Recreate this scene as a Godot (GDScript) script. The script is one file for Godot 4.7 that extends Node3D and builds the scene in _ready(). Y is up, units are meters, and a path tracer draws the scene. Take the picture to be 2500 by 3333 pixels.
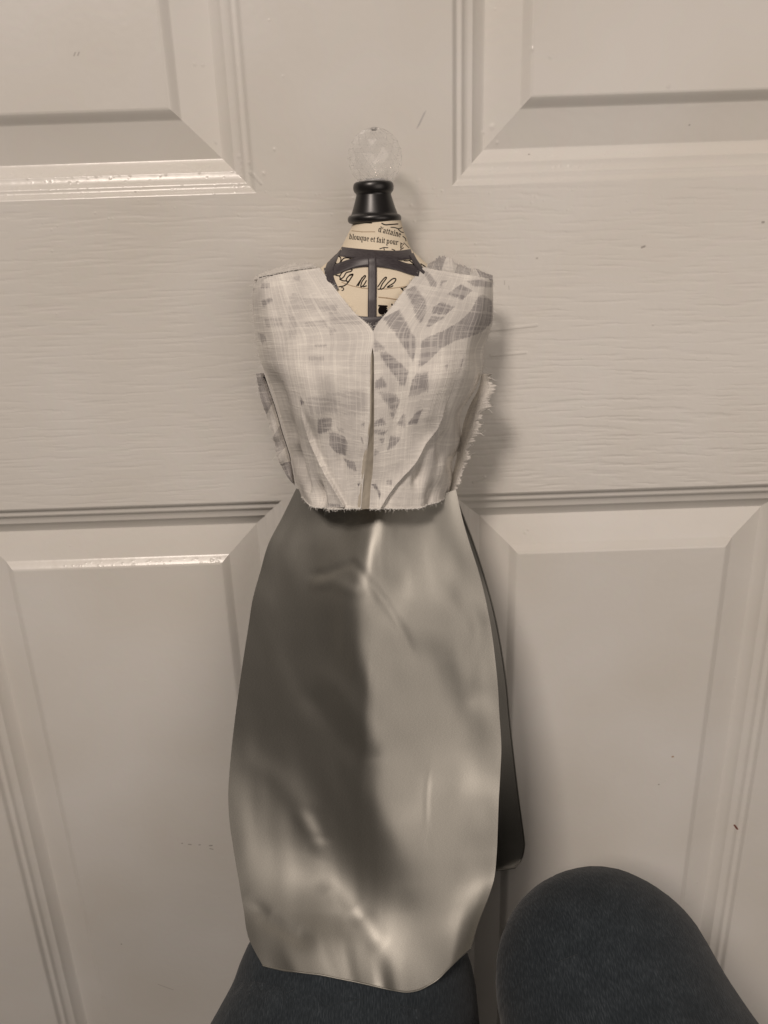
extends Node3D
# A small dress form in an unfinished gown, leaning on a panelled door above somebody's knees. Metres; the door's face is z = 0.

const SKIRT_FRONT := [-407,-1641,356,-359,-1652,376,-310,-1658,405,-261,-1663,434,-213,-1667,459,-166,-1671,481,-119,-1673,502,-73,-1673,526,-26,-1670,551,20,-1667,573,65,-1665,586,110,-1666,588,155,-1668,582,201,-1669,573,246,-1669,563,292,-1667,553,338,-1664,542,385,-1661,530,432,-1655,517,479,-1648,504,525,-1638,496,-503,-1816,351,-447,-1822,372,-391,-1824,401,-335,-1825,430,-280,-1825,458,-225,-1823,488,-170,-1818,522,-117,-1811,559,-63,-1801,600,-11,-1790,641,40,-1782,671,90,-1781,678,141,-1786,669,191,-1791,656,242,-1794,643,294,-1797,630,345,-1798,619,397,-1797,609,449,-1795,598,501,-1792,588,554,-1787,580,-603,-1993,353,-538,-1992,379,-473,-1987,412,-409,-1981,446,-345,-1972,485,-281,-1961,527,-219,-1948,571,-158,-1934,617,-98,-1918,665,-39,-1902,712,18,-1890,746,74,-1892,747,130,-1898,733,186,-1905,717,243,-1911,703,300,-1914,694,358,-1915,687,415,-1916,679,473,-1917,669,531,-1918,658,589,-1917,650,-667,-2171,368,-594,-2158,407,-521,-2145,446,-450,-2131,487,-380,-2116,530,-310,-2098,579,-241,-2076,636,-174,-2055,689,-109,-2036,739,-46,-2017,787,15,-2009,809,75,-2016,799,136,-2026,782,197,-2033,768,259,-2037,763,320,-2040,759,382,-2043,757,443,-2046,751,506,-2050,744,568,-2054,735,631,-2058,727,-724,-2345,397,-644,-2328,439,-566,-2310,480,-489,-2291,525,-413,-2271,571,-338,-2249,622,-265,-2222,681,-193,-2195,742,-123,-2169,801,-56,-2152,841,9,-2145,858,73,-2152,850,138,-2158,844,202,-2162,839,267,-2166,836,332,-2171,832,398,-2176,827,463,-2182,819,530,-2190,808,596,-2195,802,662,-2200,799,-763,-2521,430,-680,-2501,472,-597,-2481,516,-516,-2459,561,-437,-2437,609,-359,-2412,660,-282,-2387,712,-206,-2357,773,-133,-2323,841,-62,-2299,891,6,-2292,909,73,-2295,908,140,-2299,904,207,-2305,900,275,-2312,891,343,-2320,882,411,-2327,873,480,-2334,865,549,-2340,859,619,-2349,847,686,-2347,855,-801,-2699,462,-714,-2678,506,-628,-2655,552,-543,-2632,598,-461,-2608,646,-379,-2583,695,-300,-2558,745,-221,-2527,804,-145,-2490,874,-71,-2456,937,0,-2444,964,69,-2448,963,139,-2458,953,209,-2467,943,279,-2476,934,350,-2486,924,420,-2494,916,492,-2501,911,563,-2510,901,634,-2513,903,702,-2506,919,-839,-2879,497,-748,-2855,541,-659,-2829,589,-571,-2803,638,-485,-2776,687,-401,-2749,736,-319,-2721,786,-239,-2690,842,-160,-2654,905,-83,-2616,969,-10,-2590,1017,62,-2597,1012,133,-2609,999,205,-2621,987,277,-2632,975,350,-2642,965,423,-2650,958,496,-2658,952,569,-2663,951,640,-2657,965,710,-2650,983,-875,-3058,536,-782,-3031,581,-690,-3002,628,-599,-2971,679,-511,-2941,729,-424,-2910,779,-340,-2879,830,-257,-2845,883,-177,-2810,940,-98,-2773,999,-22,-2736,1056,51,-2740,1056,124,-2752,1043,197,-2763,1031,272,-2774,1020,346,-2785,1009,421,-2793,1002,495,-2797,1000,568,-2794,1009,640,-2786,1025,711,-2779,1040,-903,-3229,588,-808,-3202,633,-714,-3175,676,-622,-3146,724,-532,-3114,774,-444,-3082,824,-357,-3049,875,-272,-3015,928,-190,-2979,982,-110,-2942,1039,-32,-2905,1096,43,-2901,1106,118,-2914,1095,193,-2927,1084,268,-2939,1074,344,-2950,1065,420,-2955,1065,495,-2955,1071,569,-2951,1082,642,-2945,1097,714,-2938,1112,-919,-3377,671,-825,-3352,709,-733,-3329,745,-643,-3304,782,-552,-3274,827,-464,-3242,872,-376,-3208,920,-291,-3172,972,-208,-3134,1025,-126,-3094,1081,-48,-3057,1133,28,-3042,1157,103,-3048,1154,178,-3060,1145,254,-3071,1135,330,-3078,1132,405,-3082,1132,481,-3084,1135,555,-3081,1144,629,-3073,1158,701,-3063,1176,-924,-3509,771,-832,-3487,803,-742,-3466,832,-652,-3444,864,-564,-3417,899,-476,-3390,937,-390,-3360,977,-305,-3326,1021,-222,-3288,1070,-140,-3247,1123,-61,-3207,1175,15,-3181,1210,90,-3179,1217,165,-3186,1212,240,-3193,1208,315,-3197,1207,391,-3203,1205,466,-3207,1203,540,-3205,1210,613,-3196,1223,685,-3184,1241,-906,-3630,879,-817,-3610,907,-729,-3591,933,-642,-3571,959,-557,-3550,987,-472,-3528,1016,-388,-3504,1048,-305,-3476,1082,-223,-3444,1122,-143,-3406,1169,-64,-3364,1220,12,-3330,1262,87,-3316,1282,161,-3315,1286,234,-3318,1286,308,-3323,1283,382,-3330,1278,456,-3334,1275,529,-3332,1279,601,-3323,1291,672,-3310,1307,-871,-3742,991,-785,-3722,1018,-700,-3704,1042,-617,-3688,1064,-535,-3671,1086,-453,-3654,1108,-373,-3636,1132,-293,-3617,1157,-214,-3593,1187,-136,-3561,1225,-59,-3522,1271,16,-3485,1314,90,-3461,1343,162,-3452,1357,234,-3452,1359,306,-3457,1355,378,-3463,1348,450,-3466,1344,520,-3461,1347,590,-3450,1357,658,-3435,1372,-831,-3840,1110,-748,-3819,1138,-667,-3800,1162,-587,-3784,1182,-509,-3770,1201,-431,-3756,1219,-354,-3743,1238,-278,-3729,1257,-203,-3714,1277,-128,-3693,1304,-53,-3663,1339,19,-3632,1374,91,-3608,1403,161,-3595,1419,231,-3590,1424,301,-3591,1421,370,-3592,1415,438,-3590,1410,506,-3580,1413,572,-3564,1422,637,-3543,1436,-790,-3920,1239,-711,-3895,1270,-633,-3872,1297,-558,-3854,1318,-483,-3838,1337,-410,-3822,1356,-338,-3810,1373,-267,-3802,1387,-196,-3795,1400,-126,-3786,1414,-56,-3771,1434,12,-3756,1454,81,-3743,1472,148,-3736,1482,216,-3727,1487,282,-3718,1486,347,-3710,1482,410,-3697,1477,472,-3679,1478,533,-3652,1488,593,-3618,1504,-744,-3978,1379,-669,-3952,1413,-596,-3926,1444,-525,-3902,1470,-455,-3883,1493,-386,-3865,1514,-319,-3854,1532,-254,-3854,1541,-189,-3849,1554,-125,-3854,1558,-61,-3858,1564,3,-3864,1569,67,-3868,1573,131,-3871,1576,196,-3867,1574,258,-3856,1567,318,-3841,1560,373,-3817,1553,428,-3788,1551,482,-3747,1561,535,-3697,1579,-645,-4018,1526,-578,-3999,1561,-512,-3975,1597,-445,-3943,1633,-382,-3927,1656,-321,-3917,1674,-262,-3919,1687,-203,-3921,1701,-144,-3924,1713,-87,-3940,1716,-30,-3954,1721,28,-3962,1731,85,-3994,1720,144,-4015,1713,204,-4027,1694,260,-4025,1670,311,-4006,1653,355,-3966,1640,399,-3917,1634,442,-3854,1642,484,-3783,1659]
const SKIRT_BACK := [-235,-1660,490,-44,-1671,524,147,-1681,461,339,-1691,447,530,-1701,450,-249,-1850,452,-37,-1861,472,175,-1873,404,387,-1884,393,599,-1895,383,-258,-1972,443,-32,-1985,448,193,-1997,378,419,-2009,370,644,-2022,347,-219,-2245,414,18,-2259,403,255,-2272,333,492,-2286,327,729,-2299,290,-167,-2555,403,77,-2570,376,320,-2585,310,564,-2599,310,808,-2614,270,-128,-2968,390,124,-2984,348,376,-3000,288,628,-3017,293,880,-3033,250,-112,-3377,376,147,-3395,319,407,-3413,267,667,-3430,276,927,-3448,230,-86,-3891,369,183,-3911,300,452,-3930,257,722,-3950,269,991,-3970,220,-58,-4332,360,220,-4354,281,498,-4375,249,775,-4397,261,1053,-4418,210,-56,-4434,358,223,-4455,273,502,-4477,251,782,-4499,264,1061,-4521,210,-85,-4607,365,197,-4612,275,478,-4617,265,759,-4622,276,1040,-4624,220,-220,-4657,280,80,-4653,297,379,-4661,298,681,-4675,283,984,-4664,265]
const TORSO := [-179,-2,251,300,130,-230,-31,264,300,145,-277,-58,283,300,160,-319,-86,297,300,185,-361,-132,339,310,220,-406,-192,390,320,225,-466,-265,459,330,245,-562,-311,508,340,270,-740,-344,523,340,310,-964,-360,515,340,370,-1148,-341,480,340,400,-1449,-232,351,340,310,-1670,-189,292,360,170,-2022,-291,369,370,180,-2401,-286,351,360,160,-2796,-280,316,360,140]
const BODICE_LEFT := [-553,-445,330,-500,-438,392,-453,-432,413,-408,-426,425,-363,-421,432,-319,-416,437,-276,-411,439,-232,-406,440,-189,-401,440,-571,-541,320,-495,-531,456,-434,-526,501,-377,-521,527,-321,-518,543,-266,-514,553,-212,-511,558,-159,-508,560,-105,-505,566,-579,-665,310,-480,-647,509,-405,-640,574,-335,-635,613,-267,-631,636,-202,-628,650,-137,-625,657,-72,-623,660,-8,-621,660,-578,-780,301,-460,-750,552,-372,-738,637,-291,-729,687,-214,-724,716,-139,-719,730,-64,-716,737,10,-713,740,83,-710,740,-566,-885,284,-446,-848,583,-360,-835,694,-282,-829,760,-210,-827,788,-141,-829,793,-72,-832,791,-2,-834,791,67,-836,790,-546,-979,294,-427,-935,626,-342,-922,761,-268,-917,837,-201,-922,856,-136,-932,842,-72,-942,828,-6,-951,822,60,-959,820,-502,-1142,325,-392,-1088,663,-316,-1075,785,-250,-1076,839,-189,-1085,847,-130,-1098,839,-70,-1111,833,-9,-1123,831,51,-1134,830,-468,-1308,319,-371,-1250,619,-304,-1239,716,-244,-1238,767,-186,-1243,795,-131,-1251,809,-76,-1260,817,-21,-1271,820,34,-1282,820,-435,-1450,323,-349,-1393,601,-289,-1378,691,-234,-1370,745,-181,-1366,777,-131,-1365,796,-81,-1366,806,-31,-1368,809,18,-1372,810,-414,-1599,350,-337,-1547,611,-282,-1531,696,-231,-1520,747,-183,-1512,778,-136,-1506,796,-90,-1501,806,-45,-1498,809,1,-1498,810,-376,-1676,420,-311,-1644,647,-263,-1637,721,-219,-1632,765,-177,-1627,792,-135,-1622,808,-95,-1619,816,-54,-1617,820,-14,-1618,820]
const BODICE_RIGHT := [744,-494,330,688,-482,392,638,-472,413,590,-463,425,543,-454,432,496,-445,437,450,-436,439,403,-427,440,356,-418,461,750,-584,320,674,-565,456,612,-552,501,555,-540,527,499,-528,543,444,-517,553,390,-507,558,336,-496,560,282,-486,565,750,-697,310,654,-669,509,579,-654,574,510,-641,613,443,-630,636,378,-620,650,314,-610,657,250,-600,660,186,-591,660,738,-780,301,623,-750,551,537,-738,636,456,-730,686,380,-724,714,305,-720,729,231,-716,737,157,-713,740,83,-710,740,721,-890,284,604,-852,583,518,-839,692,440,-832,756,367,-830,783,295,-831,789,225,-833,790,154,-835,790,83,-837,790,697,-1013,297,579,-962,633,494,-944,769,419,-936,839,350,-938,850,283,-945,835,216,-951,824,147,-955,821,79,-960,820,611,-1191,339,509,-1128,671,437,-1112,778,374,-1109,820,313,-1113,828,253,-1118,828,193,-1124,829,133,-1129,830,73,-1135,830,576,-1333,323,483,-1270,621,416,-1257,713,354,-1254,762,295,-1256,790,237,-1260,807,179,-1267,816,122,-1275,819,65,-1283,820,546,-1485,323,459,-1428,600,395,-1414,690,335,-1408,743,277,-1406,776,221,-1406,796,165,-1408,806,110,-1413,809,55,-1418,810,505,-1618,350,425,-1562,611,364,-1544,696,307,-1532,747,253,-1521,778,199,-1513,796,147,-1507,806,94,-1502,809,42,-1499,810,479,-1695,420,404,-1660,647,346,-1651,721,291,-1644,765,237,-1637,792,185,-1630,808,133,-1625,816,82,-1621,820,30,-1620,820]
const SHEER_RIGHT := [[80,988,12,875,25,712,75,688,100,750,100],[60,675,62,575,50,638,75,625,112],[90,988,138,925,112,725,162,675,188,650,213,625,262,700,238,850,175],[100,525,125,413,62,262,88,338,138],[100,612,188,562,162,400,175,462,213,588,213],[90,588,225,450,225,538,275,562,275],[100,988,250,913,213,750,262,625,325,625,363,650,425,725,363,812,300,938,262],[90,575,338,538,325,438,300,388,288,312,250,238,188,175,112,125,100,12,125,0,225,62,300,175,325,275,338,413,375,513,425,588,450,600,438],[70,975,325,888,363,988,375],[100,950,375,888,375,763,425,688,462,712,513,750,513,838,462,925,400],[80,363,38,150,12,12,25,12,50,238,62],[70,225,488,213,438,200,400,188,425],[60,363,450,325,438,338,475],[100,612,475,513,475,475,538,663,550,650,500],[90,988,488,925,475,875,513,988,513],[100,962,525,788,538,738,562,775,588,838,575],[100,838,588,763,588,788,612],[100,1000,612,913,600,862,625,1000,625],[100,750,638,688,600,663,600,650,650],[110,625,638,562,600,488,588,525,638],[100,1000,638,838,650,900,663,1000,650],[90,938,675,875,675,900,700],[100,812,675,688,688,738,712,838,725],[80,988,712,925,725,988,738],[70,812,862,750,862,738,888,800,888],[150,1000,888,938,888,862,938,875,962,913,925]]
const SHEER_LEFT := [[90,112,38,225,38,213,62,100,62],[100,100,125,213,112,225,125,112,150],[80,0,62,25,50,12,88],[45,100,200,275,200,250,238,112,238],[30,425,112,838,138,750,188,363,175],[50,475,225,688,225,638,262,462,250],[35,350,188,413,200,338,300,275,300],[45,763,188,1000,213,962,262,688,250],[60,488,338,600,338,600,350,500,350],[40,438,388,575,388,575,413,438,413],[50,663,262,700,275,663,300,625,300],[45,550,25,663,25,625,50,550,38],[70,25,262,75,275,88,300,50,325,25,300],[50,475,100,575,112,562,112,462,112],[50,700,162,900,162,838,188,675,175],[40,350,562,975,513,975,588,375,612],[100,450,625,600,625,575,663,413,688],[110,550,675,725,675,763,700,738,775,612,763,538,725],[100,688,788,862,800,888,838,775,825],[100,812,600,950,600,950,600,825,600],[110,900,625,950,612,938,625],[70,638,650,725,650,712,663,650,663],[120,850,850,888,862,875,862],[190,913,888,962,888,938,900],[100,913,663,938,675,950,688,925,688],[160,288,575,312,562,325,575,300,588],[90,450,975,663,975,663,988,450,988]]
const DART_LEFT := [300,575,288,612,312,650,338,700,363,738,413,800,488,850,562,888,688,962]
const DART_RIGHT := [275,562,262,575,262,625,312,675,425,725,513,788,625,838,825,975]
const DENTS_LEFT := [100,812,38,260,162,888,30,200,338,938,45,260,88,688,60,150,75,562,60,120,612,625,80,110,675,800,60,110]
const DENTS_RIGHT := [175,750,42,220,38,825,35,220,425,850,40,180,200,950,45,200,25,638,50,150,50,400,60,120,738,612,80,90]
const TAPES := [[28,-97,-321,-35,-330,28,-338,90,-345,167,-351,235,-353,301,-348],[28,-161,-428,-95,-409,-15,-385,68,-378,140,-384,217,-400,284,-423,335,-438],[26,90,-346,91,-394,89,-452,86,-524,82,-597,80,-656,79,-720],[27,-96,-311,-114,-351,-131,-389,-138,-428,-130,-466,-108,-515],[42,-46,-663,16,-676,80,-680,145,-678,207,-661],[16,298,-348,314,-383,337,-414,365,-440]]
const INK := [[3,-17,-190,-32,-207,-46,-226,-58,-249,-61,-264],[2,-12,-195,-27,-217,-42,-239],[2,-34,-199,-51,-226,-66,-251],[3,194,-214,215,-216,236,-222,253,-216],[3,233,-225,247,-237,261,-241],[3,257,-260,270,-270,273,-283],[2,261,-292,277,-308,288,-318],[3,-12,-190,43,-188,95,-191],[4,147,-194,163,-201,186,-201,232,-198],[4,-203,-402,-183,-385,-156,-370,-126,-358,-103,-341],[4,-106,-370,-102,-353,-85,-348,-73,-361,-79,-380,-98,-385,-106,-370],[4,-73,-375,-57,-359,-35,-357,-14,-362,7,-355],[4,-68,-385,-44,-371,-20,-372],[4,-101,-440,-80,-443,-69,-429,-47,-415,-16,-413,-21,-423,-45,-429,-59,-448,-75,-458,-80,-448],[4,-17,-440,-32,-444,-46,-461,-38,-473,-17,-449,-11,-437,-27,-439],[4,-17,-449,-39,-478,-60,-492,-86,-496],[4,-80,-460,-64,-467,-46,-468],[3,-73,-501,-63,-502,-62,-511,-71,-515],[4,7,-493,29,-465,48,-446,53,-451,34,-475,28,-499,44,-489,57,-470],[4,15,-493,35,-455],[4,41,-499,56,-495],[4,115,-501,137,-473,155,-457,160,-462,139,-487,128,-511,143,-509,167,-484,194,-465,209,-468,198,-485,174,-498,164,-505,182,-504,192,-499],[4,117,-513,130,-512],[5,236,-513,248,-526],[3,233,-513,244,-513,270,-503],[13,124,-606,140,-603,151,-610,151,-622,136,-629,123,-625,121,-613],[16,126,-614,146,-617],[6,117,-593,158,-597],[6,184,-589,186,-594],[5,115,-652,130,-645,144,-641],[4,287,-382,305,-398,312,-412,328,-423],[3,213,-379,244,-388,275,-396,302,-402,317,-413],[3,255,-381,276,-382,293,-377],[4,347,-400,363,-410,371,-416],[3,132,-318,153,-313,174,-314],[3,153,-313,155,-324],[3,195,-322,210,-328],[3,240,-326,257,-317]]
const CREASES := [[2,-70,-475,-18,-493,33,-505,84,-511,161,-513,228,-508,281,-503],[3,118,-552,159,-557,210,-567],[2,-12,-224,42,-232,109,-234]]
const FLAP_LEFT := [-546,-962,320,-556,-957,345,-570,-956,348,-587,-959,330,-530,-1046,320,-544,-1041,345,-560,-1040,348,-581,-1043,330,-507,-1127,320,-522,-1125,345,-541,-1127,348,-562,-1134,330,-486,-1228,320,-501,-1224,345,-520,-1226,348,-541,-1232,330,-466,-1319,320,-481,-1316,345,-499,-1318,348,-519,-1326,330,-452,-1380,320,-468,-1381,345,-487,-1387,348,-509,-1398,330,-436,-1451,320,-453,-1454,345,-473,-1463,348,-496,-1477,330,-425,-1537,320,-438,-1532,345,-453,-1533,348,-471,-1541,330,-418,-1632,320,-420,-1619,345,-423,-1613,348,-430,-1614,330]
const FLAP_RIGHT := [687,-1007,330,695,-995,398,705,-986,445,719,-981,470,672,-1086,330,694,-1069,398,718,-1056,445,745,-1048,470,625,-1180,330,653,-1162,398,683,-1149,445,716,-1140,470,591,-1271,330,621,-1250,398,652,-1233,445,686,-1222,470,572,-1358,330,597,-1341,398,624,-1329,445,653,-1322,470,553,-1447,330,574,-1423,398,596,-1405,445,620,-1393,470,537,-1539,330,556,-1518,398,577,-1502,445,600,-1493,470,507,-1638,330,524,-1618,398,542,-1604,445,563,-1597,470,473,-1730,330,482,-1702,398,492,-1682,445,504,-1668,470]
const FLAP_SHOULDER := [359,-424,420,365,-419,422,373,-415,402,382,-412,360,403,-440,410,404,-424,405,406,-409,378,410,-394,330,451,-453,400,450,-427,392,451,-401,362,454,-375,310,504,-465,390,505,-436,382,508,-408,352,513,-379,300,555,-471,380,553,-448,375,555,-425,348,558,-402,300,606,-478,370,601,-461,368,600,-444,345,601,-428,300,657,-485,360,650,-469,362,646,-453,342,644,-439,300,702,-494,360,695,-479,362,691,-465,342,690,-452,300,740,-500,360,739,-491,365,741,-483,348,747,-475,310]
const FLAP_SHOULDER_LEFT := [-190,-406,425,-192,-402,442,-195,-399,437,-200,-397,410,-235,-407,420,-234,-398,422,-235,-389,402,-238,-380,360,-278,-411,410,-277,-401,408,-278,-391,385,-282,-382,340,-323,-419,400,-323,-407,398,-324,-396,375,-328,-385,330,-372,-425,390,-371,-412,388,-373,-400,365,-377,-388,320,-418,-433,380,-417,-422,382,-419,-411,362,-423,-401,320,-465,-441,370,-463,-431,375,-465,-421,358,-469,-412,320,-509,-450,360,-507,-441,368,-509,-432,355,-513,-425,320,-551,-460,355,-548,-454,368,-549,-449,360,-553,-445,330]
const FACING := [69,-724,715,78,-722,737,88,-722,737,97,-725,715,57,-840,760,69,-838,782,81,-838,782,93,-842,760,51,-964,788,63,-961,810,76,-961,810,88,-965,788,37,-1141,798,52,-1137,820,67,-1137,820,82,-1142,798,6,-1290,788,29,-1285,810,52,-1286,810,74,-1292,788,-15,-1379,778,12,-1389,800,38,-1405,800,64,-1428,778,-40,-1507,778,-8,-1501,800,23,-1502,800,54,-1510,778,-58,-1635,790,-23,-1629,812,11,-1630,812,44,-1639,790]
const STITCH_SIDE := [-541,-968,345,-527,-1026,345,-498,-1140,345,-480,-1225,345,-465,-1302,345,-446,-1380,345,-432,-1444,345,-429,-1475,345]
const STITCH_KNOT := [-567,-960,340,-555,-974,340,-540,-985,340,-534,-1006,340]
const STITCH_SHOULDER := [-513,-443,415,-476,-435,415,-438,-431,415,-389,-423,415,-339,-413,415,-289,-408,415,-252,-404,415,-230,-396,415]
const STITCH_LOOSE := [-333,-427,430,-309,-430,430,-279,-422,430]
const SKIRT_FOLDS := [[32,-62,201,184,294,176,420,151,487,184],[40,60,218,201,336,193,487,226],[32,-60,436,151,563,235,638,302,689,378],[60,90,285,361,403,428,512,512,537,563],[55,-70,235,411,369,495,487,588],[62,75,67,554,193,613,285,680,336,773],[42,50,252,663,310,722,344,781],[40,-50,285,655,336,714,344,747],[50,-120,16,848,84,899,201,932,294,941],[55,-70,436,873,512,915,563,949],[48,50,310,815,394,873,487,932],[90,-110,655,277,773,394,857,521,932,655],[70,60,840,184,857,327,882,445]]

const PRINT := [["d'attaine", 126, -235, 243, -265], ["blouque et fait pour", -30, -273, 227, -311], ["v", 231, -316, 251, -324]]

var noise := FastNoiseLite.new()
var names := {}


func _ready():
	# ---- camera
	var cam := Camera3D.new()
	cam.name = "camera"
	add_child(cam)
	cam.position = Vector3(0.0105, -0.0311, 0.4587)
	cam.rotation_order = EULER_ORDER_YXZ
	cam.rotation = Vector3(-0.34, -0.0006, -0.0339)
	cam.fov = 68.78
	cam.near = 0.02
	cam.far = 20.0
	cam.current = true
	# ---- surroundings, exposure
	var env := Environment.new()
	env.background_mode = Environment.BG_COLOR
	env.background_color = Color(0.20, 0.185, 0.17)
	env.background_energy_multiplier = 0.5
	env.tonemap_mode = Environment.TONE_MAPPER_LINEAR
	env.tonemap_exposure = 1.15
	env.sdfgi_enabled = true
	env.ssao_enabled = true
	env.ssil_enabled = true
	var we := WorldEnvironment.new()
	we.name = "surroundings"
	we.environment = env
	add_child(we)
	# ---- lamps: one behind the left shoulder, the wide glow of the ceiling, light from the right of the room
	soft_lamp("key_lamp", Vector3(-0.72, 1.4, 1.8), Vector3(0, -0.15, 0), Vector2(0.4, 0.4), 2.75)
	soft_lamp("ceiling_lamp", Vector3(-0.3, 2.0, 1.6), Vector3(0, -0.3, 0.0), Vector2(1.3, 1.3), 0.8)
	soft_lamp("side_lamp", Vector3(0.9, -0.1, 1.6), Vector3(0, -0.3, 0.1), Vector2(1.3, 1.3), 0.75)

	noise.seed = 7
	build_door()
	build_person()
	build_form()
	build_skirt()
	build_bodice()


func soft_lamp(called: String, at: Vector3, target: Vector3, size: Vector2, energy: float) -> void:
	var l := AreaLight3D.new()
	l.name = called
	l.area_size = size
	l.area_normalize_energy = true
	l.light_energy = energy
	l.light_color = Color(1.0, 0.94, 0.892)
	l.area_range = 8.0
	l.shadow_enabled = true
	add_child(l)
	l.look_at_from_position(at, target, Vector3.UP if absf((target - at).normalized().y) < 0.98 else Vector3.FORWARD)


# ------------------------------------------------------------------ helpers
func numbered(called: String, parent: Node) -> String:
	var key := str(parent.get_instance_id()) + called
	var n: int = names.get(key, 0)
	names[key] = n + 1
	return called if n == 0 else "%s_%03d" % [called, n]


func thing(called: String, label: String, category: String, at := Vector3.ZERO) -> Node3D:
	var o := Node3D.new()
	o.name = numbered(called, self)
	o.position = at
	o.set_meta("label", label)
	o.set_meta("category", category)
	add_child(o)
	return o


# a part whose vertices are given in the room's axes; the parent may stand anywhere
func part(called: String, mesh: Mesh, material: Material, parent: Node3D) -> MeshInstance3D:
	var o := MeshInstance3D.new()
	o.name = numbered(called, parent)
	o.mesh = mesh
	o.material_override = material
	parent.add_child(o)
	var p: Node = parent
	var back := Vector3.ZERO
	while p is Node3D and p != self:
		back -= (p as Node3D).position
		p = p.get_parent()
	o.position = back
	return o


func mat(color: Color, rough: float) -> StandardMaterial3D:
	var m := StandardMaterial3D.new()
	m.albedo_color = color
	m.roughness = rough
	return m


func lin(r: float, g: float, b: float) -> Color:
	return Color(r, g, b).linear_to_srgb()


func grid_of(list: Array, columns: int) -> Array:
	var rows := []
	for r in list.size() / 3 / columns:
		var row := PackedVector3Array()
		for c in columns:
			var k: int = (r * columns + c) * 3
			row.append(Vector3(list[k], list[k + 1], list[k + 2]) * 0.0001)
		rows.append(row)
	return rows


func cubic3(a: Vector3, b: Vector3, c: Vector3, d: Vector3, t: float) -> Vector3:
	return b + 0.5 * t * (c - a + t * (2.0 * a - 5.0 * b + 4.0 * c - d + t * (3.0 * (b - c) + d - a)))


func along(row: PackedVector3Array, f: float) -> Vector3:
	var n := row.size()
	var i := clampi(int(floor(f)), 0, n - 2)
	var b := row[i]
	var c := row[i + 1]
	var a := row[i - 1] if i > 0 else 2.0 * b - c
	var d := row[i + 2] if i < n - 2 else 2.0 * c - b
	return cubic3(a, b, c, d, f - i)


# a smooth sheet through a coarse grid: returns nv rows of nu points
func sheet(rows: Array, nu: int, nv: int) -> Array:
	var wide := []
	for row in rows:
		var w := PackedVector3Array()
		for j in nu:
			w.append(along(row, float(j) / (nu - 1) * (row.size() - 1)))
		wide.append(w)
	var dense := []
	for i in nv:
		dense.append(PackedVector3Array())
	var col := PackedVector3Array()
	col.resize(rows.size())
	for j in nu:
		for r in rows.size():
			col[r] = wide[r][j]
		for i in nv:
			dense[i].append(along(col, float(i) / (nv - 1) * (rows.size() - 1)))
	return dense


func normals_of(p: Array) -> Array:
	var nv := p.size()
	var nu: int = p[0].size()
	var out := []
	for i in nv:
		var line := PackedVector3Array()
		for j in nu:
			var du: Vector3 = p[i][mini(j + 1, nu - 1)] - p[i][maxi(j - 1, 0)]
			var dv: Vector3 = p[mini(i + 1, nv - 1)][j] - p[maxi(i - 1, 0)][j]
			line.append(dv.cross(du).normalized())
		out.append(line)
	return out


func lay(st: SurfaceTool, p: Array, flip := false, skip = null) -> void:
	var nv := p.size()
	var nu: int = p[0].size()
	var nm := normals_of(p)
	var base := PackedInt32Array()
	var first: int = st.get_meta("count", 0)
	for i in nv:
		for j in nu:
			st.set_normal(-nm[i][j] if flip else nm[i][j])
			st.set_uv(Vector2(float(j) / (nu - 1), float(i) / (nv - 1)))
			st.add_vertex(p[i][j])
	for i in nv - 1:
		for j in nu - 1:
			if skip != null and skip.has(Vector2i(j, i)):
				continue
			var a := first + i * nu + j
			var q := [a, a + 1, a + nu, a + 1, a + nu + 1, a + nu]
			if flip:
				q = [a, a + nu, a + 1, a + 1, a + nu, a + nu + 1]
			for k in q:
				st.add_index(k)
	st.set_meta("count", first + nv * nu)


func begin() -> SurfaceTool:
	var st := SurfaceTool.new()
	st.begin(Mesh.PRIMITIVE_TRIANGLES)
	st.set_meta("count", 0)
	return st


func tube(st: SurfaceTool, pts: PackedVector3Array, radius: float, sides := 6, taper := 1.0) -> void:
	var n := pts.size()
	var rings := []
	for i in n:
		var d := (pts[mini(i + 1, n - 1)] - pts[maxi(i - 1, 0)]).normalized()
		var u := d.cross(Vector3(0.31, 0.17, 0.93)).normalized()
		var v := d.cross(u)
		var ring := PackedVector3Array()
		var r := radius * lerpf(1.0, taper, float(i) / (n - 1))
		for k in sides + 1:
			var a := TAU * k / sides
			ring.append(pts[i] + (u * cos(a) + v * sin(a)) * r)
		rings.append(ring)
	# closed ends
	var head := PackedVector3Array()
	var tail := PackedVector3Array()
	for k in sides + 1:
		head.append(pts[0])
		tail.append(pts[n - 1])
	rings.push_front(head)
	rings.push_back(tail)
	lay(st, rings, true)


func lathe(profile: Array, centre: Vector3, sides := 48) -> ArrayMesh:
	var st := begin()
	var rings := []
	for q in profile:
		var ring := PackedVector3Array()
		for k in sides + 1:
			var a := TAU * k / sides
			ring.append(centre + Vector3(cos(a) * q[0], q[1], sin(a) * q[0]))
		rings.append(ring)
	lay(st, rings, false)
	return st.commit()


func textured(im: Image) -> ImageTexture:
	return ImageTexture.create_from_image(im)


func noise_image(w: int, h: int, freq: float, octaves: int, sd: int, kind := FastNoiseLite.TYPE_SIMPLEX_SMOOTH) -> Image:
	var f := FastNoiseLite.new()
	f.seed = sd
	f.noise_type = kind
	f.frequency = freq
	f.fractal_octaves = octaves
	return f.get_image(w, h, false, false, true)


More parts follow.
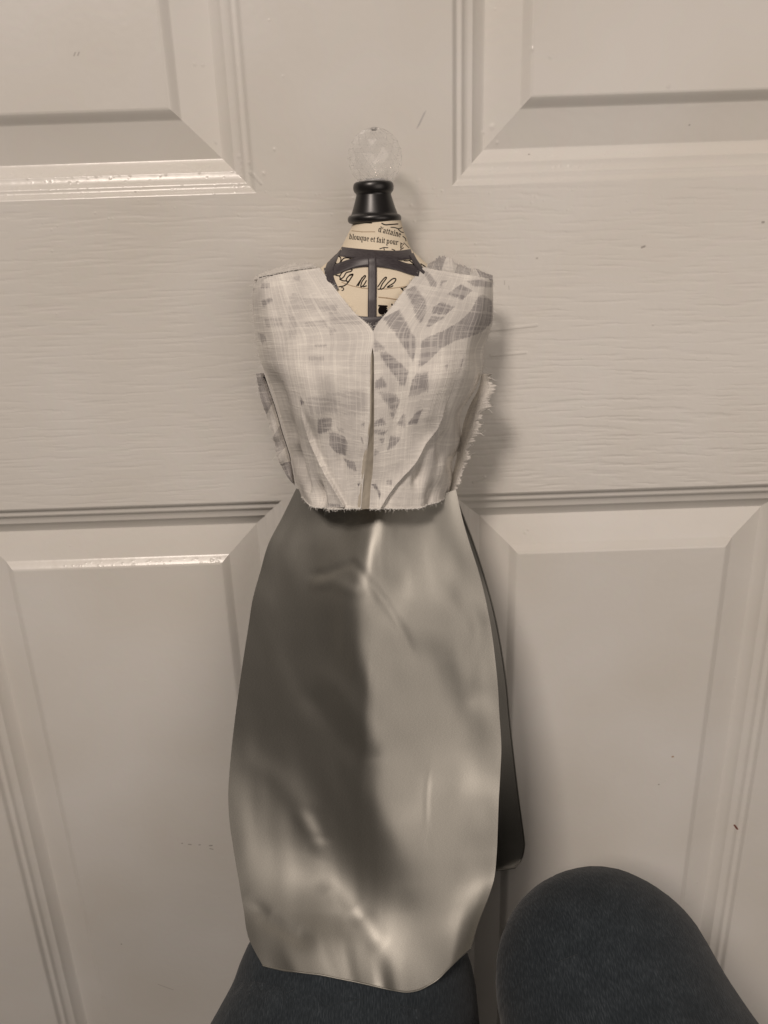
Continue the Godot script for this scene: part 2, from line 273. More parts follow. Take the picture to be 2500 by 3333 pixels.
func fill_poly(im: Image, poly: PackedVector2Array, color: Color, mixing: float) -> void:
	var box := Rect2(poly[0], Vector2.ZERO)
	for q in poly:
		box = box.expand(q)
	for y in range(maxi(0, int(box.position.y)), mini(im.get_height(), int(box.end.y) + 2)):
		for x in range(maxi(0, int(box.position.x)), mini(im.get_width(), int(box.end.x) + 2)):
			if Geometry2D.is_point_in_polygon(Vector2(x + 0.5, y + 0.5), poly):
				im.set_pixel(x, y, im.get_pixel(x, y).lerp(color, mixing))


func draw_line(im: Image, a: Vector2, b: Vector2, r: float, color: Color) -> void:
	var lo := a.min(b) - Vector2(r + 1, r + 1)
	var hi := a.max(b) + Vector2(r + 1, r + 1)
	for y in range(maxi(0, int(lo.y)), mini(im.get_height(), int(hi.y) + 1)):
		for x in range(maxi(0, int(lo.x)), mini(im.get_width(), int(hi.x) + 1)):
			var p := Vector2(x + 0.5, y + 0.5)
			var d := p.distance_to(Geometry2D.get_closest_point_to_segment(p, a, b))
			var k := clampf(r + 0.5 - d, 0.0, 1.0)
			if k > 0.0:
				im.set_pixel(x, y, im.get_pixel(x, y).lerp(color, k * color.a))


# ------------------------------------------------------------------ the door
const RAIL_LOW := -0.1828
const MULLION := 0.055
const PANEL_WIDE := 0.2277
# distance in from the panel's edge, height of the surface (0.1 mm)
const MOULDING := [0, 0, 8, -2, 16, -9, 24, -22, 36, -30, 48, -29, 58, -30, 66, -36, 72, -46, 84, -54, 104, -62, 118, -62, 126, -66, 132, -76, 152, -92, 172, -106, 184, -113, 194, -116]
const RAISED := [194, -116, 202, -115, 214, -110, 300, -88, 384, -66, 392, -63, 400, -56, 420, -41, 434, -31, 442, -28, 450, -27]


func ring_of(st: SurfaceTool, r: Rect2, profile: Array) -> void:
	# four mitred runs of the profile round the inside of r (x right, y up)
	var n := profile.size() / 2
	for side in 4:
		var lines := []
		for k in n:
			var d: float = profile[k * 2] * 0.0001
			var z: float = profile[k * 2 + 1] * 0.0001
			var q := [Vector3(r.position.x + d, r.position.y + d, z), Vector3(r.end.x - d, r.position.y + d, z), Vector3(r.end.x - d, r.end.y - d, z), Vector3(r.position.x + d, r.end.y - d, z)]
			var a: Vector3 = q[side]
			var b: Vector3 = q[(side + 1) % 4]
			var line := PackedVector3Array()
			for i in 13:
				line.append(a.lerp(b, i / 12.0))
			lines.append(line)
		door_sheet(st, lines)


func door_sheet(st: SurfaceTool, p: Array) -> void:
	var nm := normals_of(p)
	var nu: int = p[0].size()
	var first: int = st.get_meta("count", 0)
	for i in p.size():
		for j in nu:
			var v: Vector3 = p[i][j]
			var n: Vector3 = nm[i][j]
			st.set_normal(n if n.z >= 0 else -n)
			st.set_uv(Vector2(v.x + 0.5, 0.25 - v.y + v.z * 0.4))
			st.add_vertex(v)
	var flip: bool = nm[0][0].z < 0
	for i in p.size() - 1:
		for j in nu - 1:
			var a := first + i * nu + j
			for k in ([a, a + nu, a + 1, a + 1, a + nu, a + nu + 1] if flip else [a, a + 1, a + nu, a + 1, a + nu + 1, a + nu]):
				st.add_index(k)
	st.set_meta("count", first + p.size() * nu)


func flat(x0: float, y0: float, x1: float, y1: float, z := 0.0) -> ArrayMesh:
	var st := begin()
	var lines := []
	for i in 9:
		var line := PackedVector3Array()
		for j in 9:
			line.append(Vector3(lerpf(x0, x1, j / 8.0), lerpf(y1, y0, i / 8.0), z))
		lines.append(line)
	door_sheet(st, lines)
	return st.commit()


func door_material() -> StandardMaterial3D:
	var size := 2048
	var grain := noise_image(150, 2048, 0.13, 2, 11)
	grain.resize(size, size, Image.INTERPOLATE_CUBIC)
	var wave := noise_image(256, 256, 0.012, 2, 5)
	wave.resize(size, size, Image.INTERPOLATE_CUBIC)
	var upright := noise_image(1024, 128, 0.03, 3, 23)
	upright.resize(size, size, Image.INTERPOLATE_CUBIC)
	var peel := noise_image(1024, 1024, 0.16, 3, 31)
	peel.resize(size, size, Image.INTERPOLATE_BILINEAR)
	for i in [grain, wave, upright, peel]:
		i.convert(Image.FORMAT_L8)
	var g := grain.get_data()
	var w := wave.get_data()
	var u := upright.get_data()
	var p := peel.get_data()
	var h := PackedByteArray()
	h.resize(size * size)
	for y in size:
		var wy := 0.25 - (y + 0.5) / size
		var rail := clampf((0.004 - wy) / 0.008, 0.0, 1.0) * clampf((wy - RAIL_LOW + 0.002) / 0.004, 0.0, 1.0)
		var row := y * size
		for x in size:
			var k := row + x
			var yy := clampi(y + (w[k] - 128) / 14, 0, size - 1)
			var gr := g[yy * size + x] - 128
			# the embossed grain is sharp and one-sided: fine furrows between broad lands
			var furrow := minf(gr + 18.0, 14.0) * 1.15
			var v := 150.0 + (p[k] - 128) * 0.045 + (u[k] - 128) * 0.10 * (1.0 - rail) + furrow * rail * 0.23 + (w[k] - 128) * 0.12
			h[k] = clampi(int(v), 0, 255)
	var him := Image.create_from_data(size, size, false, Image.FORMAT_L8, h)
	# paint nibs, runs and ridges
	var rng := RandomNumberGenerator.new()
	rng.seed = 4
	for q in [[-84, 70, 16], [-80, 70, 14], [-77, 32, 12], [99, 68, 18], [109, 64, 20], [174, 48, 16], [79, 35, 26], [74, 33, 18], [-64, 22, 18], [-58, 17, 16], [82, 27, 14], [105, -211, 18], [107, -209, 14], [-62, 4, 16], [59, 2, 12], [176, -80, 8], [-50, 10, 16], [-43, 22, 14], [262, -330, 12], [254, -520, 16]]:
		blob(him, Vector2(q[0], q[1]) * 0.001, q[2] * 0.00007, 48)
	for i in 150:
		blob(him, Vector2(rng.randf_range(-0.3, 0.3), rng.randf_range(-0.62, 0.1)), rng.randf_range(0.0003, 0.0008), rng.randf_range(10, 36))
	for i in 60:
		blob(him, Vector2(rng.randf_range(-0.18, 0.23), rng.randf_range(-0.01, 0.0)) + Vector2(0, rng.randf_range(-0.01, 0.01)), rng.randf_range(0.0003, 0.0009), rng.randf_range(15, 45))
	for i in 260:
		var left := rng.randf() < 0.6
		var x := -0.062 - 0.21 * pow(rng.randf(), 1.6) if left else 0.06 + 0.2 * rng.randf()
		blob(him, Vector2(x, 0.001 + 0.018 * rng.randf()), rng.randf_range(0.0004, 0.0009), rng.randf_range(12, 42))
	for i in 90:
		blob(him, Vector2(-0.1 - 0.11 * pow(rng.randf(), 1.4), RAIL_LOW - 0.0385 - 0.006 * rng.randf()), rng.randf_range(0.0003, 0.0007), rng.randf_range(8, 28))
	for q in [[79, -80, 106, -78], [79, -95, 100, -94], [69, -175, 76, -172], [-58, 12, -52, 5]]:
		draw_line(him, door_px(q[0], q[1], size), door_px(q[2], q[3], size), 1.6, Color(0.9, 0.9, 0.9, 0.6))
	var m := mat(lin(1, 1, 1), 0.28)
	m.heightmap_enabled = true
	m.heightmap_scale = 0.13
	m.heightmap_texture = textured(him)
	# colour: off-white paint, faint patches, scuffs and specks
	var soil := noise_image(512, 512, 0.01, 4, 77)
	soil.resize(1024, 1024, Image.INTERPOLATE_CUBIC)
	soil.convert(Image.FORMAT_L8)
	var sd := soil.get_data()
	var cd := PackedByteArray()
	cd.resize(1024 * 1024 * 3)
	for k in 1024 * 1024:
		var t := (sd[k] - 128) / 128.0
		cd[k * 3] = clampi(int(220 + t * 5.0), 0, 255)
		cd[k * 3 + 1] = clampi(int(217 + t * 6.0), 0, 255)
		cd[k * 3 + 2] = clampi(int(211 + t * 8.0), 0, 255)
	var cim := Image.create_from_data(1024, 1024, false, Image.FORMAT_RGB8, cd)
	cim.resize(size, size, Image.INTERPOLATE_BILINEAR)
	var dark := Color(0.28, 0.25, 0.23, 0.42)
	for q in [[-147, 72, -146, 73.5, 0.35], [-145, 72, -144, 73.5, 0.35], [165.5, -36, 167.2, -35.4, 1.0], [-154, -459, -153.6, -459, 0.8], [-149, -460.2, -147, -460.4, 0.7], [-133, -462.2, -131, -462, 0.9], [-133, -465, -130.6, -465.8, 0.6], [-141, -461, -140, -461, 0.7], [211, -418.8, 211.3, -418.8, 0.9], [-216, -560, -215.6, -560, 0.8], [-192, -606, -180, -613, 0.25], [234, -24.5, 234.8, -24.5, 1.1], [86, -52, 86.1, -54, 0.2], [88.8, -55, 88.9, -57, 0.2], [100, 20, 100.4, 20, 0.7], [104.5, -40, 105, -40, 0.6], [-124, 4.2, -123.5, 4, 0.7], [190, 32, 190.3, 32, 0.6]]:
		draw_line(cim, door_px(q[0], q[1], size), door_px(q[2], q[3], size), q[4], dark)
	draw_line(cim, door_px(274.8, -461, size), door_px(276.5, -464, size), 1.0, Color(0.35, 0.14, 0.1, 0.9))
	draw_line(cim, door_px(219, -394, size), door_px(219.6, -394, size), 1.2, Color(0.6, 0.45, 0.33, 0.7))
	for i in 9:
		draw_line(cim, door_px(36.0 + i * 0.5, 30.0 + i * 0.9, size), door_px(37.5 + i * 0.45, 32.0 + i * 0.8, size), 0.6, Color(0.6, 0.59, 0.6, 0.28))
	m.albedo_texture = textured(cim)
	return m


func door_px(x: float, y: float, size: int) -> Vector2:
	return Vector2(x * 0.001 + 0.5, 0.25 - y * 0.001) * size


func blob(im: Image, at: Vector2, r: float, up: float) -> void:
	var size := im.get_width()
	var c := Vector2(at.x + 0.5, 0.25 - at.y) * size
	var pr := maxf(1.2, r * size)
	for y in range(int(c.y - pr * 2), int(c.y + pr * 2) + 2):
		for x in range(int(c.x - pr * 2), int(c.x + pr * 2) + 2):
			if x < 0 or y < 0 or x >= size or y >= size:
				continue
			var d := Vector2(x + 0.5, y + 0.5).distance_to(c) / pr
			var v := im.get_pixel(x, y).r + up / 255.0 * exp(-d * d * 1.6)
			im.set_pixel(x, y, Color(v, v, v))


func build_door() -> void:
	var paint := door_material()
	var door := thing("door", "off-white painted panel door filling the whole background behind the dress form", "door", Vector3(0, -1.0, 0))
	door.set_meta("kind", "structure")
	var x1 := MULLION + PANEL_WIDE
	var x2 := x1 + 0.115
	part("lock_rail", flat(-x1, RAIL_LOW, x1, 0.0), paint, door)
	part("mullion", flat(-MULLION, 0.0, MULLION, 0.6), paint, door)
	part("mullion", flat(-MULLION, -0.85, MULLION, RAIL_LOW), paint, door)
	part("stile", flat(-x2, -1.0, -x1, 0.72), paint, door)
	part("stile", flat(x1, -1.0, x2, 0.72), paint, door)
	part("top_rail", flat(-x1, 0.6, x1, 0.72), paint, door)
	part("bottom_rail", flat(-x1, -1.0, x1, -0.85), paint, door)
	for r in [Rect2(-x1, 0.0, PANEL_WIDE, 0.6), Rect2(MULLION, 0.0, PANEL_WIDE, 0.6), Rect2(-x1, -0.85, PANEL_WIDE, 0.85 + RAIL_LOW), Rect2(MULLION, -0.85, PANEL_WIDE, 0.85 + RAIL_LOW)]:
		var st := begin()
		ring_of(st, r, RAISED)
		var lines := []
		for i in 9:
			var line := PackedVector3Array()
			for j in 9:
				line.append(Vector3(lerpf(r.position.x + 0.045, r.end.x - 0.045, j / 8.0), lerpf(r.end.y - 0.045, r.position.y + 0.045, i / 8.0), -0.0027))
			lines.append(line)
		door_sheet(st, lines)
		var panel := part("panel", st.commit(), paint, door)
		var ms := begin()
		ring_of(ms, r, MOULDING)
		part("moulding", ms.commit(), paint, panel)
	# a back so that the door has its thickness
	var st2 := begin()
	var b := PackedVector3Array([Vector3(-x2, 0.72, -0.04), Vector3(x2, 0.72, -0.04)])
	var c := PackedVector3Array([Vector3(-x2, -1.0, -0.04), Vector3(x2, -1.0, -0.04)])
	lay(st2, [b, c], true)
	part("back_face", st2.commit(), mat(lin(0.7, 0.68, 0.65), 0.5), door)


# ------------------------------------------------------------------ the knees
var bones := []


func leg_field(p: Vector3) -> float:
	var acc := 0.0
	var k := 0.007
	for b in bones:
		var a: Vector3 = b[0]
		var ab: Vector3 = b[2] - a
		var t := clampf((p - a).dot(ab) / ab.length_squared(), 0.0, 1.0)
		var d := p.distance_to(a + ab * t) - lerpf(b[1], b[3], t)
		if d < 0.06:
			acc += exp(-d / k * 2.2)
	if acc <= 0.0:
		return 0.06
	return -log(acc) * k / 2.2


func build_person() -> void:
	var who := thing("person", "person sitting close to the door in dark blue-grey jeans, only two raised knees in view", "person", Vector3(0.03, -0.5, 0.6))
	var hip := Vector3(0.035, -0.52, 0.66)
	for q in [[Vector3(0.1287, -0.4348, 0.1476), 0.0615, Vector3(0.1392, -0.4597, 0.2212), 0.0753, Vector3(0.13, -0.52, 0.62), Vector3(0.1287, -0.9, 0.13)], [Vector3(-0.0162, -0.4586, 0.1322), 0.0715, Vector3(-0.0248, -0.4887, 0.1742), 0.0869, Vector3(-0.065, -0.56, 0.62), Vector3(-0.0162, -0.95, 0.12)]]:
		bones.append([q[0], q[1], q[2], q[3]])
		bones.append([q[2], q[3], q[4], 0.092])
		bones.append([q[0], q[1] * 0.98, q[5], 0.042])
		bones.append([q[4], 0.092, hip, 0.1])
	var st := begin()
	nets(st, Vector3(-0.19, -1.01, 0.03), Vector3(0.27, -0.32, 0.79), 0.0075)
	part("jeans", st.commit(), denim(), who)
	# the inner seam of the nearer leg, with its puckers
	var ss := begin()
	var line := PackedVector3Array()
	for i in 60:
		var y := -0.385 - 0.0034 * i
		line.append(on_leg(Vector3(0.062 + 0.0006 * sin(i * 1.1), y - 0.05, 0.18 + 0.0005 * i)))
	tube(ss, line, 0.0011, 7)
	part("inseam", ss.commit(), mat(lin(0.05, 0.055, 0.065), 0.85), who)


func on_leg(p: Vector3) -> Vector3:
	for i in 6:
		var e := 0.002
		var d := leg_field(p)
		var g := Vector3(leg_field(p + Vector3(e, 0, 0)) - d, leg_field(p + Vector3(0, e, 0)) - d, leg_field(p + Vector3(0, 0, e)) - d)
		if g.length() < 1e-7:
			return p
		p -= g.normalized() * d
	return p


func nets(st: SurfaceTool, lo: Vector3, hi: Vector3, cell: float) -> void:
	var n := Vector3i(((hi - lo) / cell).ceil())
	var f := PackedFloat32Array()
	f.resize(n.x * n.y * n.z)
	# coarse pass tells where a fine one is needed
	var step := 4
	for z in range(0, n.z, step):
		for y in range(0, n.y, step):
			for x in range(0, n.x, step):
				var mid := lo + Vector3(x + 1.5, y + 1.5, z + 1.5) * cell
				var d := leg_field(mid)
				var near := absf(d) < cell * 4.5
				for k in range(z, mini(z + step, n.z)):
					for j in range(y, mini(y + step, n.y)):
						for i in range(x, mini(x + step, n.x)):
							f[(k * n.y + j) * n.x + i] = leg_field(lo + Vector3(i, j, k) * cell) if near else d
	var at := {}
	var count := 0
	var sy := n.x
	var sz := n.x * n.y
	for z in n.z - 1:
		for y in n.y - 1:
			for x in n.x - 1:
				var k := z * sz + y * sy + x
				var inside := 0
				for o in [k, k + 1, k + sy, k + sy + 1, k + sz, k + sz + 1, k + sz + sy, k + sz + sy + 1]:
					if f[o] < 0.0:
						inside += 1
				if inside == 0 or inside == 8:
					continue
				var p := lo + (Vector3(x, y, z) + Vector3(0.5, 0.5, 0.5)) * cell
				p = on_leg(p)
				var e := 0.0015
				var nrm := Vector3(leg_field(p + Vector3(e, 0, 0)) - leg_field(p - Vector3(e, 0, 0)), leg_field(p + Vector3(0, e, 0)) - leg_field(p - Vector3(0, e, 0)), leg_field(p + Vector3(0, 0, e)) - leg_field(p - Vector3(0, 0, e))).normalized()
				# where on the cloth: along the leg and round it
				var best := 9.0
				var uv := Vector2.ZERO
				for b in bones:
					var a: Vector3 = b[0]
					var ab: Vector3 = b[2] - a
					var t := clampf((p - a).dot(ab) / ab.length_squared(), 0.0, 1.0)
					var d := p.distance_to(a + ab * t) - lerpf(b[1], b[3], t)
					if d < best:
						best = d
						var run := (p - a).dot(ab.normalized())
						uv = Vector2(p.x * 1.15, run if ab.z > 0.0 or absf(ab.y) < 0.2 else -run)
				p += nrm * (0.0012 * noise.get_noise_3d(p.x * 900, p.y * 700, p.z * 500) + 0.0018 * noise.get_noise_3d(p.x * 2500, p.y * 2500, p.z * 1200) * 0.4)
				st.set_normal(nrm)
				st.set_uv(uv)
				st.add_vertex(p)
				at[k] = count
				count += 1
	for z in range(1, n.z - 1):
		for y in range(1, n.y - 1):
			for x in range(1, n.x - 1):
				var k := z * sz + y * sy + x
				if not at.has(k):
					continue
				var s := f[k] < 0.0
				for ax in [[1, sy, sz], [sy, sz, 1], [sz, 1, sy]]:
					if s == (f[k + ax[0]] < 0.0):
						continue
					var q := [k, k - ax[1], k - ax[1] - ax[2], k - ax[2]]
					if not (at.has(q[1]) and at.has(q[2]) and at.has(q[3])):
						continue
					var o := [0, 2, 1, 0, 3, 2] if s else [0, 1, 2, 0, 2, 3]
					for i in o:
						st.add_index(at[q[i]])
	st.set_meta("count", count)


func denim() -> StandardMaterial3D:
	var s := 1024
	var streak := noise_image(1024, 200, 0.11, 3, 3)
	streak.resize(s, s, Image.INTERPOLATE_BILINEAR)
	var speck := noise_image(1024, 1024, 0.3, 2, 9)
	var patch := noise_image(256, 256, 0.02, 3, 15)
	patch.resize(s, s, Image.INTERPOLATE_CUBIC)
	for i in [streak, speck, patch]:
		i.convert(Image.FORMAT_L8)
	var a := streak.get_data()
	var b := speck.get_data()
	var c := patch.get_data()
	var out := PackedByteArray()
	out.resize(s * s * 3)
	var hgt := PackedByteArray()
	hgt.resize(s * s)
	for y in s:
		for x in s:
			var k := y * s + x
			var twill := sin((x + y * 0.6) * TAU / 6.4) * 0.10
			var t := (a[k] - 128) / 128.0 * 0.85 + (b[k] - 128) / 128.0 * 0.35 + (c[k] - 128) / 128.0 * 0.25 + twill
			var lift := maxf(t - 0.1, 0.0)
			out[k * 3] = clampi(int(50 + t * 14 + lift * 16), 0, 255)
			out[k * 3 + 1] = clampi(int(56 + t * 14.5 + lift * 16), 0, 255)
			out[k * 3 + 2] = clampi(int(61 + t * 15 + lift * 16), 0, 255)
			hgt[k] = clampi(int(128 + t * 40 + (c[k] - 128) * 0.55), 0, 255)
	var m := mat(Color.WHITE, 0.95)
	m.metallic_specular = 0.2
	m.albedo_texture = textured(Image.create_from_data(s, s, false, Image.FORMAT_RGB8, out))
	m.heightmap_enabled = true
	m.heightmap_scale = 0.09
	m.heightmap_texture = textured(Image.create_from_data(s, s, false, Image.FORMAT_L8, hgt))
	m.uv1_scale = Vector3(10.5, 10.5, 1)
	m.rim_enabled = true
	m.rim = 0.22
	m.rim_tint = 0.6
	return m


# ------------------------------------------------------------------ the dress form
func torso_at(y: float) -> Array:
	var n := TORSO.size() / 5
	var i := 0
	while i < n - 2 and TORSO[(i + 1) * 5] * 0.0001 > y:
		i += 1
	var y0: float = TORSO[i * 5] * 0.0001
	var y1: float = TORSO[i * 5 + 5] * 0.0001
	var t := clampf((y - y0) / (y1 - y0), 0.0, 1.0)
	var out := []
	for k in range(1, 5):
		var a: float = TORSO[maxi(i - 1, 0) * 5 + k]
		var b: float = TORSO[i * 5 + k]
		var c: float = TORSO[i * 5 + 5 + k]
		var d: float = TORSO[mini(i + 2, n - 1) * 5 + k]
		out.append((b + 0.5 * t * (c - a + t * (2.0 * a - 5.0 * b + 4.0 * c - d + t * (3.0 * (b - c) + d - a)))) * 0.0001)
	return out


func torso_front(x: float, y: float) -> float:
	var q := torso_at(y)
	var a := clampf((x - (q[0] + q[1]) / 2.0) / ((q[1] - q[0]) / 2.0), -1.0, 1.0)
	return q[2] + q[3] * sqrt(maxf(0.0, 1.0 - a * a))


func build_form() -> void:
	var foot := Vector3(0.0, -0.27, 0.04)
	var form := thing("dress_form", "small mannequin with clear faceted ball, black cap and script-printed cream neck crossed by dark tape", "dress form", foot)
	# torso
	var st := begin()
	var rings := []
	var sides := 72
	var rows := 90
	var top: float = TORSO[0] * 0.0001
	var low: float = TORSO[TORSO.size() - 5] * 0.0001
	for i in rows:
		var y := lerpf(top, low, float(i) / (rows - 1))
		var q := torso_at(y)
		var ring := PackedVector3Array()
		for k in sides + 1:
			var a := TAU * k / sides + PI * 0.5
			var s := sin(a)
			ring.append(Vector3((q[0] + q[1]) / 2.0 + cos(a) * (q[1] - q[0]) / 2.0, y, q[2] + (q[3] if s > 0.0 else minf(q[3], q[2] - 0.006)) * s))
		rings.append(ring)
	var nm := normals_of(rings)
	for i in rows:
		for k in sides + 1:
			var v: Vector3 = rings[i][k]
			var n: Vector3 = nm[i][k % sides if k == sides else k]
			var q := torso_at(v.y)
			if n.dot(v - Vector3((q[0] + q[1]) / 2.0, v.y, q[2])) < 0.0:
				n = -n
			st.set_normal(n)
			st.set_uv(Vector2((v.x + 0.05) / 0.125, (-0.005 - v.y) / 0.125))
			st.add_vertex(v)
	for i in rows - 1:
		for k in sides:
			var a := i * (sides + 1) + k
			for o in [a, a + sides + 1, a + 1, a + 1, a + sides + 1, a + sides + 2]:
				st.add_index(o)
	var torso := part("torso", st.commit(), print_material(), form)
	# the dark tapes
	var tape := tape_material()
	for t in TAPES:
		var hw: float = t[0] * 0.000085
		var path := PackedVector3Array()
		for k in range(1, t.size(), 2):
			path.append(Vector3(t[k], t[k + 1], 0) * 0.0001)
		var fine := PackedVector3Array()
		for k in 41:
			fine.append(along(path, k / 40.0 * (path.size() - 1)))
		var lines := []
		for k in 41:
			var d := (fine[mini(k + 1, 40)] - fine[maxi(k - 1, 0)]).normalized()
			var across := Vector3(-d.y, d.x, 0)
			var line := PackedVector3Array()
			for j in [-1.0, -0.96, -0.5, 0.0, 0.5, 0.96, 1.0]:
				var v: Vector3 = fine[k] + across * hw * j
				var wide := torso_at(v.y)
				v.x = clampf(v.x, wide[0] + 0.0003, wide[1] - 0.0003)
				v.z = torso_front(v.x, v.y) + (0.00075 if absf(j) < 0.99 else 0.0) + 0.00012 * TAPES.find(t)
				line.append(v)
			lines.append(line)
		var rs := begin()
		lay(rs, lines, normals_of(lines)[20][3].z < 0)
		part("tape", rs.commit(), tape, torso)
	# black turned cap
	var k := 0.0002456
	var c := Vector3(0.0110, -0.0090, 0.03)
	var prof := []
	for q in [[0, 43.0], [34, 43.0], [38, 42.5], [41, 40.5], [43, 37], [43.8, 32], [43.2, 27], [41.5, 23], [39, 20.5], [37.6, 18.5], [37.8, 16], [41, 5], [45.5, -9], [49, -18], [50.2, -21.5], [52.5, -23.2], [55.5, -24.5], [57.8, -27.5], [58.6, -31], [58, -35], [55.5, -38.5], [52, -40.2], [46, -41], [0, -41]]:
		prof.append([q[0] * k, q[1] * k])
	var black := mat(lin(0.011, 0.010, 0.010), 0.38)
	black.clearcoat_enabled = true
	black.clearcoat = 0.25
	black.clearcoat_roughness = 0.3
	part("cap", lathe(prof, c), black, form)
	# faceted clear ball
	var ball := Vector3(0.0123, 0.0129, 0.03)
	var radius := 0.0142
	var bs := SurfaceTool.new()
	bs.begin(Mesh.PRIMITIVE_TRIANGLES)
	bs.set_smooth_group(-1)
	var lat := 10
	var lon := 15
	var vert := func(i: int, j: int) -> Vector3:
		var th := PI * (0.06 + 0.88 * i / lat)
		var ph := TAU * (j + 0.5 * (i % 2)) / lon
		return ball + Vector3(sin(th) * cos(ph), cos(th), sin(th) * sin(ph)) * radius
	for i in lat:
		for j in lon:
			var a: Vector3 = vert.call(i, j)
			var b: Vector3 = vert.call(i, j + 1)
			var d: Vector3 = vert.call(i + 1, j)
			var e: Vector3 = vert.call(i + 1, j + 1)
			if i % 2 == 0:
				for v in [a, b, d, b, e, d]:
					bs.add_vertex(v)
			else:
				for v in [a, e, d, a, b, e]:
					bs.add_vertex(v)
	for e in [0, lat]:
		var pole := ball + Vector3(0, radius * cos(PI * 0.06) * (1 if e == 0 else -1), 0)
		for j in lon:
			var a: Vector3 = vert.call(e, j)
			var b: Vector3 = vert.call(e, j + 1)
			for v in ([pole, b, a] if e == 0 else [pole, a, b]):
				bs.add_vertex(v)
	bs.generate_normals()
	var glass := mat(Color(1, 1, 1, 0.04), 0.0)
	glass.transparency = BaseMaterial3D.TRANSPARENCY_ALPHA
	var crystal := part("crystal_ball", bs.commit(), glass, form)
	# the ground edges between its facets
	var es := begin()
	for i in lat + 1:
		for j in lon:
			var a: Vector3 = vert.call(i, j)
			tube(es, PackedVector3Array([a, vert.call(i, j + 1)]), 0.00009, 4)
			if i < lat:
				tube(es, PackedVector3Array([a, vert.call(i + 1, j)]), 0.00009, 4)
				tube(es, PackedVector3Array([a, vert.call(i + 1, j - 1 if i % 2 == 0 else j + 1)]), 0.00009, 4)
	var edge := mat(Color(1, 1, 1, 0.0), 0.0)
	edge.refraction_enabled = true
	edge.refraction_scale = 0.02
	edge.transparency = BaseMaterial3D.TRANSPARENCY_ALPHA
	part("facet_edges", es.commit(), edge, crystal)
	# the drilled hole down its middle and the bead at its top
	part("pin", lathe([[0, 0.0004], [0.0013, 0.0003], [0.0018, -0.0004], [0.0012, -0.0012], [0, -0.0013]], ball + Vector3(0, radius * 0.985, 0), 16), mat(lin(0.3, 0.29, 0.28), 0.3), crystal)
	# the metal ring the ball sits in
	part("collar", lathe([[0, 0.0012], [0.0052, 0.0012], [0.0058, 0.0006], [0.0058, -0.0012], [0, -0.0012]], Vector3(0.0117, 0.0015, 0.03), 24), mat(lin(0.5, 0.5, 0.5), 0.3), form)


func tape_material() -> StandardMaterial3D:
	var f := noise_image(256, 256, 0.05, 4, 40)
	f.convert(Image.FORMAT_L8)
	var d := f.get_data()
	var o := PackedByteArray()
	o.resize(256 * 256 * 3)
	for k in 65536:
		var t := (d[k] - 128) / 128.0
		o[k * 3] = clampi(int(66 + t * 14), 0, 255)
		o[k * 3 + 1] = clampi(int(61 + t * 14), 0, 255)
		o[k * 3 + 2] = clampi(int(64 + t * 14), 0, 255)
	var m := mat(Color.WHITE, 0.42)
	m.albedo_texture = textured(Image.create_from_data(256, 256, false, Image.FORMAT_RGB8, o))
	return m


func print_px(x: float, y: float) -> Vector2:
	return Vector2((x * 0.0001 + 0.05) / 0.125, (-0.005 - y * 0.0001) / 0.125) * 1024.0


func print_material() -> StandardMaterial3D:
	var weave := noise_image(1024, 1024, 0.2, 2, 51)
	weave.convert(Image.FORMAT_L8)
	var d := weave.get_data()
	var o := PackedByteArray()
	o.resize(1024 * 1024 * 3)
	for k in 1024 * 1024:
		var t := (d[k] - 128) / 128.0
		o[k * 3] = int(231 + t * 6)
		o[k * 3 + 1] = int(219 + t * 6)
		o[k * 3 + 2] = int(197 + t * 7)
	var im := Image.create_from_data(1024, 1024, false, Image.FORMAT_RGB8, o)
	for s in CREASES:
		for k in range(1, s.size() - 3, 2):
			draw_line(im, print_px(s[k], s[k + 1]), print_px(s[k + 2], s[k + 3]), s[0] * 0.8, Color(0.45, 0.33, 0.22, 0.5))
	var ink := Color(0.09, 0.07, 0.06, 0.95)
	for s in INK:
		var path := PackedVector3Array()
		for k in range(1, s.size(), 2):
			var q := print_px(s[k], s[k + 1])
			path.append(Vector3(q.x, q.y, 0))
		var n := (path.size() - 1) * 5
		for k in n:
			var a := along(path, float(k) / n * (path.size() - 1))
			var b := along(path, float(k + 1) / n * (path.size() - 1))
			draw_line(im, Vector2(a.x, a.y), Vector2(b.x, b.y), s[0] * 0.55, ink)
	for w in PRINT:
		letters(im, w[0], print_px(w[1], w[2]), print_px(w[3], w[4]), ink)
	var m := mat(Color.WHITE, 0.9)
	m.metallic_specular = 0.25
	m.albedo_texture = textured(im)
	return m


func letters(im: Image, words: String, a: Vector2, b: Vector2, color: Color) -> void:
	var t := TextMesh.new()
	var f := SystemFont.new()
	f.font_names = PackedStringArray(["Droid Serif"])
	f.font_weight = 700
	t.font = f
	t.font_size = 32
	t.pixel_size = 0.01
	t.depth = 0.0
	t.text = words
	var arr := t.get_mesh_arrays()
	var v: PackedVector3Array = arr[Mesh.ARRAY_VERTEX]
	var idx: PackedInt32Array = arr[Mesh.ARRAY_INDEX] if arr[Mesh.ARRAY_INDEX] != null else PackedInt32Array(range(v.size()))
	var box := Rect2(v[0].x, v[0].y, 0, 0)
	for q in v:
		box = box.expand(Vector2(q.x, q.y))
	var ex := (b - a) / box.size.x
	var ey := Vector2(ex.y, -ex.x) * 1.35
	for k in range(0, idx.size() - 2, 3):
		var tri := PackedVector2Array()
		for j in 3:
			var q := v[idx[k + j]]
			tri.append(a + ex * (q.x - box.position.x) + ey * (q.y - box.position.y))
		fill_poly(im, tri, color, 0.95)


